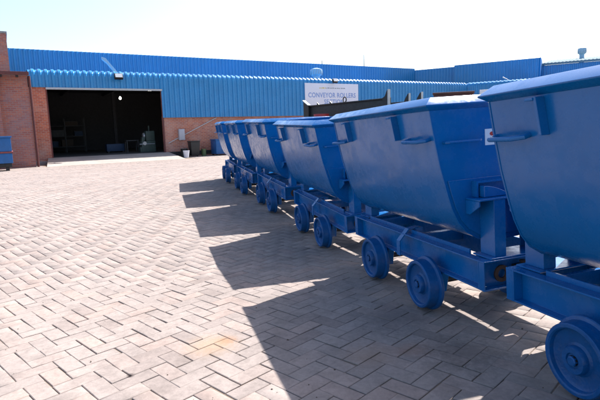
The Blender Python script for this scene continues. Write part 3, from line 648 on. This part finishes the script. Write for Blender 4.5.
    def ys(z):
        ps = HT
        for (y0, z0), (y1, z1) in zip(ps[:-1], ps[1:]):
            if z1 <= z <= z0: return y0 + (y1 - y0) * (z - z0) / (z1 - z0)
    for sy in (-1, 1):
        for x in (-0.485, 0.405):
            f = MB().prism([(sy * (ys(1.44) - 0.001), 1.44), (sy * (ys(1.44) + 0.050), 1.44), (sy * (ys(1.27) + 0.047), 1.268), (sy * (ys(1.27) - 0.001), 1.268)], 'x', x - 0.008, x + 0.008)
            f.box(x - 0.055, x - 0.006, *sorted((sy * (ys(1.44) - 0.01), sy * (ys(1.44) + 0.055))), 1.425, 1.437)
            f.obj('side_fin', BLUE, T, bevel=0.002, segs=1)
        for xa, xb in ((-0.825, -0.60), (0.545, 0.80)):
            z = 1.272; yo = sy * (ys(z) - 0.002); yp = sy * (ys(z) + 0.066); zq = z - 0.014
            MB().tube([(xa, yo, z), (xa, yp - sy * 0.02, zq), (xa + 0.015, yp, zq), (xb - 0.05, yp, zq), (xb, yp - sy * 0.035, zq + 0.006), (xb, yo, z)], 0.0125, 10).obj('side_handle', BLUE, T)
    # frame
    fr = MB()
    for sy in (-1, 1):
        pts = [(0.238, 0.30), (0.305, 0.30), (0.305, 0.309), (0.247, 0.309), (0.247, 0.481), (0.305, 0.481), (0.305, 0.490), (0.238, 0.490)]
        fr.prism([(sy * y, z) for y, z in pts], 'x', -0.975, 0.975)
    FR = fr.obj('frame', BLUE, W, bevel=0.0015, segs=1)
    for sx in (-1, 1):
        pts = [(0.9755, 0.30), (1.040, 0.30), (1.040, 0.310), (0.985, 0.310), (0.985, 0.482), (1.040, 0.482), (1.040, 0.492), (0.9755, 0.492)]
        cc = MB().prism([(sx * a, z) for a, z in pts], 'y', -0.306, 0.306)
        for sy in (-1, 1): cc.box(*sorted((sx * 0.986, sx * 1.0385)), *sorted((sy * 0.296, sy * 0.3055)), 0.3105, 0.4815)
        cc.obj('headstock', BLUE, W, bevel=0.0015, segs=1)
        MB().box(*sorted((sx * 0.84, sx * 1.03)), -0.24, 0.24, 0.4925, 0.503).obj('top_plate', BLUE, FR, bevel=0.002, segs=1)
        for sy in (-1, 1):
            a0, a1 = 0.862, 1.005
            pts = [(a0, 0.195), (a1, 0.195), (a1, 0.110), (a1 - 0.009, 0.110), (a1 - 0.009, 0.186), (a0 + 0.009, 0.186), (a0 + 0.009, 0.110), (a0, 0.110)]
            MB().prism([(sx * a, sy * b) for a, b in pts], 'z', 0.5035, 0.867).obj('post', BLUE, W, bevel=0.0015, segs=1)
        # coupling
        cp = MB().box(*sorted((sx * 0.986, sx * 1.03)), -0.06, 0.06, 0.345, 0.435); CP = cp.obj('coupler', GREASE, W, bevel=0.004)
        MB().tube([(sx * (1.045 + 0.05 * math.cos(a)), 0.034 * math.sin(a) + 0.0, 0.39) for a in [2 * PI * k / 16 for k in range(17)]], 0.011, 6).obj('link', RUST, CP)
        MB().lathe([(0.014, 0.33), (0.014, 0.45), (0.022, 0.45), (0.022, 0.46)], 'z', 10, (sx * 1.022, 0, 0)).obj('pin', RUST, CP)
        MB().lathe([(0.055, 0.0), (0.055, 0.012), (0.03, 0.012), (0.03, 0.0)], 'x', 20, (sx * 1.0 if sx > 0 else -1.012, -0.15, 0.39), close=True).obj('buffer_ring', RUST, CP)
    for sy in (-1, 1): MB().box(-0.80, 0.80, *sorted((sy * 0.226, sy * 0.2375)), 0.470, 0.519).obj('sun_gap_rail', BLUE, FR)  # rails added to narrow the strip of sun falling under the tub
    # middle cross member with straps folding down over the side channels
    MB().box(-0.035, 0.035, -0.236, 0.236, 0.38, 0.47).obj('cross_member', BLUE, FR, bevel=0.004)
    for sy in (-1, 1):
        MB().ribbon([(-0.01, sy * 0.17, 0.535), (-0.01, sy * 0.26, 0.525), (-0.01, sy * 0.345, 0.435), (-0.01, sy * 0.348, 0.315)], (0.055, 0, 0), 0.009).obj('strap', BLUE, FR)
        MB().box(-0.045, 0.03, *sorted((sy * 0.14, sy * 0.20)), 0.501, 0.53).obj('strap_block', BLUE, FR)
    for sx in (-1, 1):
        MB().box(*sorted((sx * 0.80, sx * 0.84)), -0.236, 0.236, 0.38, 0.47).obj('cross_member', BLUE, FR, bevel=0.004)
    # running gear
    for sx in (-1, 1):
        MB().tube([(sx * 0.43, -0.441, 0.2), (sx * 0.43, 0.441, 0.2)], 0.024, 14).obj('axle', GREASE, W)
        for sy in (-1, 1):
            x = sx * 0.43
            ab = MB().box(x - 0.055, x + 0.055, *sorted((sy * 0.225, sy * 0.300)), 0.145, 0.255).obj('axle_box', GREASE, W, bevel=0.008)
            for k in (-1, 1): MB().prism([(x + k * 0.057, 0.135), (x + k * 0.075, 0.135), (x + k * 0.12, 0.2985), (x + k * 0.057, 0.2985)], 'y', sy * 0.235, sy * 0.295).obj('horn_plate', BLUE, ab, bevel=0.003, segs=1)
            o = 0.436
            pr = [(0.026, 0.330), (0.07, 0.330), (0.075, 0.345), (0.15, 0.345), (0.165, 0.330), (0.197, 0.330), (0.200, 0.334), (0.200, 0.352), (0.196, 0.357), (0.181, 0.362), (0.176, o - 0.006), (0.171, o),
                  (0.157, o), (0.150, o - 0.006), (0.145, o - 0.026), (0.132, o - 0.032), (0.082, o - 0.034), (0.070, o - 0.026), (0.066, o - 0.002), (0.062, o + 0.004), (0.038, o + 0.004), (0.034, o - 0.004), (0.026, o - 0.004)]
            wh = MB().lathe([(r, sy * h) for r, h in pr], 'y', 40, (x, 0, 0.2), close=True).obj('wheel', WHEELB, W)
            MB().lathe([(0.0245, sy * (o - 0.004)), (0.0245, sy * (o + 0.010)), (0.020, sy * (o + 0.013))], 'y', 8, (x, 0, 0.2)).obj('hub_nut', WHEELB, wh)
    return W
proto = make_wagon()
labels = ['nearest blue tub wagon, cut off by the right edge of the picture', 'blue tub wagon second from the front, white and red sticker on its end',
          'third blue tub wagon from the front, its open top just visible', 'fourth blue tub wagon from the front, third from the far end',
          'fifth blue tub wagon from the front, second from the far end of the row', 'farthest blue tub wagon, last of the row by the brick wall']
wag = [proto] + [copy_tree(proto) for _ in range(5)]
for k, (o, m) in enumerate(zip(wag, PM)):
    o.matrix_world = m; tag(o, labels[k], 'mine wagon', 'blue tub wagons in a row')
# sticker on the second wagon
ep = [c for c in wag[1].children if c.name.startswith('end_plate') and max(v.co.x for v in c.data.vertices) > 0][0]
stk = MB().box(LT + 0.0085, LT + 0.0095, -0.134, -0.020, 1.205, 1.309).obj('sticker', WHITE, ep)
MB().prism([(-0.077 + 0.022 * math.cos(a), 1.277 + 0.014 * math.sin(a)) for a in [2 * PI * k / 20 for k in range(20)]], 'x', LT + 0.0097, LT + 0.0102).obj('sticker', RED, ep, smooth=False).name = 'sticker_print'

# ------------------------------------------------------------------ black steel chute and things behind the wagons
A = Vector((0.24, 14.05, 0)); B = Vector((2.10, 11.05, 0)); d = (B - A).normalized(); L_ = (B - A).length
CHT = empty('steel_chute', (A.x, A.y, gz(A.x, A.y)), math.atan2(d.y, d.x)); tag(CHT, 'long black steel chute with upright fins standing behind the blue wagons', 'chute')
zt = 1.90 - gz(A.x, A.y)
def chp(x0, x1, y0, y1, z0, z1, name, m=BLACK, bv=0.004): return MB().box(x0, x1, y0, y1, z0, z1).obj(name, m, CHT, bevel=bv)
chp(0, L_, -0.01, 0.01, zt - 0.62, zt, 'side_wall'); chp(0, L_, 0.95, 0.97, zt - 0.62, zt - 0.02, 'side_wall')
chp(0, L_, 0.01, 0.95, zt - 0.62, zt - 0.60, 'floor_plate'); chp(-0.0, L_, -0.05, 0.012, zt + 0.001, zt + 0.03, 'top_angle')
for x in (0.25, L_ - 0.3):
    for y in (0.08, 0.88): chp(x, x + 0.1, y - 0.05, y + 0.05, 0.0, zt - 0.621, 'leg')
MB().prism([(0.0, zt - 0.45), (0.0, zt + 0.17), (0.26, zt + 0.03), (0.26, zt - 0.45)], 'y', -0.075, -0.055).obj('end_gusset', BLACK, CHT)
MB().prism([(0.0, zt + 0.171), (0.02, zt + 0.19), (0.29, zt + 0.045), (0.262, zt + 0.031)], 'y', -0.11, -0.03).obj('lit_end_edge', GALV, CHT)  # pale metal strip stands in for the sunlit edge of the gusset
MB().prism([(L_ - 0.20, zt + 0.03), (L_ - 0.12, zt + 0.06), (L_ - 0.05, zt + 0.19), (L_, zt + 0.19), (L_, zt - 0.45), (L_ - 0.2, zt - 0.45)], 'y', -0.075, -0.055).obj('end_gusset', BLACK, CHT)
chp(L_ + 0.001, L_ + 0.02, -0.10, -0.03, zt - 0.45, zt + 0.21, 'lit_end_edge', GALV, 0.0)  # upright pale strip, the bright lit edge put in as colour
chp(-0.02, -0.001, 0.0, 0.95, zt - 0.6, zt, 'end_plate')
for x in (0.62, 1.22):
    MB().prism([(x, zt + 0.03), (x + 0.09, zt + 0.03), (x, zt + 0.10)], 'y', -0.03, -0.015).obj('fin', BLACK, CHT)
MB().lathe([(0.065 + 0.014 * math.cos(a), 0.014 * math.sin(a)) for a in [2 * PI * k / 8 for k in range(8)]], 'y', 20, (1.86, -0.02, zt + 0.088), close=True).obj('lifting_ring', BLACK, CHT)
# two further gusseted plates of a black steel frame farther along
FA = B + d * 0.35
FRM = empty('trestle', (FA.x, FA.y, gz(FA.x, FA.y)), math.atan2(d.y, d.x)); tag(FRM, 'low black steel frame with two upright fins beside the black chute', 'steel frame')
zf = 1.84 - gz(FA.x, FA.y)
MB().box(-0.2, 1.1, -0.02, 0.9, zf - 0.25, zf - 0.05).obj('deck', BLACK, FRM, bevel=0.01)
for x in (0.08, 0.44): MB().prism([(x, zf - 0.05), (x + 0.16, zf - 0.05), (x + 0.16, zf + 0.13), (x + 0.12, zf + 0.13), (x + 0.03, zf + 0.02)], 'y', -0.02, 0.0).obj('fin', BLACK, FRM); MB().box(x + 0.161, x + 0.172, -0.035, 0.015, zf - 0.05, zf + 0.14).obj('lit_fin_edge', GALV, FRM)  # pale strips give the fins their sunlit edges by colour
for x in (-0.1, 0.95):
    for y in (0.05, 0.8): MB().box(x - 0.04, x + 0.04, y - 0.04, y + 0.04, 0, zf - 0.251).obj('leg', BLACK, FRM)
rc = empty('red_drum', (0.62, 12.7, gz(0.62, 12.7))); tag(rc, 'red drum top just showing between the wagon rims and the black chute', 'drum')
MB().lathe([(0.19, 0), (0.19, 0.5), (0.2, 0.52), (0.19, 0.54), (0.19, 1.1), (0.2, 1.12), (0.19, 1.14), (0.19, 1.62), (0.2, 1.64), (0.2, 1.67), (0.17, 1.67), (0.17, 1.64)], 'z', 24).obj('body', mat('red_drum_paint', (0.42, 0.04, 0.04), 0.45, noise=0.2), rc)
MB().lathe([(0.03, 1.641), (0.03, 1.66)], 'z', 10, (0.08, 0, 0)).obj('bung', GALV, rc)
hp = empty('steel_hopper', (4.5, 14.2, gz(4.5, 14.2)), -0.31); tag(hp, 'brown steel bin showing just above the rim of the second wagon', 'bin')
zb = 2.19 - gz(4.5, 14.2)
MB().box(-0.53, 0.53, -0.4, 0.4, zb - 1.1, zb - 0.06).obj('body', BROWN, hp, bevel=0.01)
MB().box(-0.56, 0.56, -0.43, 0.43, zb - 0.055, zb).obj('rim', BROWN, hp, bevel=0.01)
for sx in (-0.45, 0.45):
    for sy in (-0.32, 0.32): MB().box(sx - 0.05, sx + 0.05, sy - 0.05, sy + 0.05, 0, zb - 1.101).obj('leg', BROWN, hp)
wp = empty('white_post', (5.16, 13.6, gz(5.16, 13.6)), -0.3); tag(wp, 'white board on a post at the right of the brown bin', 'board')
MB().box(-0.12, 0.16, -0.02, 0.02, zb - 0.6, zb + 0.03).obj('board', WHITE, wp, bevel=0.005)
MB().tube([(0.02, 0.05, 0), (0.02, 0.05, zb - 0.05)], 0.028, 8).obj('post', GALV, wp)

rg = np.random.default_rng(11); dm = MB(); 
for _ in range(170):
    y = 2.0 + 9 * rg.random() ** 1.6; x = (rg.random() - 0.55) * 1.25 * y; r_ = 0.002 + 0.006 * rg.random() ** 3; z = gz(x, y) + r_ * 0.5
    vs = [(x + r_ * rg.uniform(.7, 1.5) * a, y + r_ * rg.uniform(.7, 1.5) * b, z + r_ * c * rg.uniform(.5, 1)) for a, b, c in ((1, 0, 0), (-1, 0, 0), (0, 1, 0), (0, -1, 0), (0, 0, 1), (0, 0, -1))]
    dm.add(vs, [(0, 2, 4), (2, 1, 4), (1, 3, 4), (3, 0, 4), (2, 0, 5), (1, 2, 5), (3, 1, 5), (0, 3, 5)])
tag(dm.obj('grit', mat('brown_grit', (0.10, 0.07, 0.05), 0.9), smooth=False), 'loose grit scattered over the paving', kind='stuff')
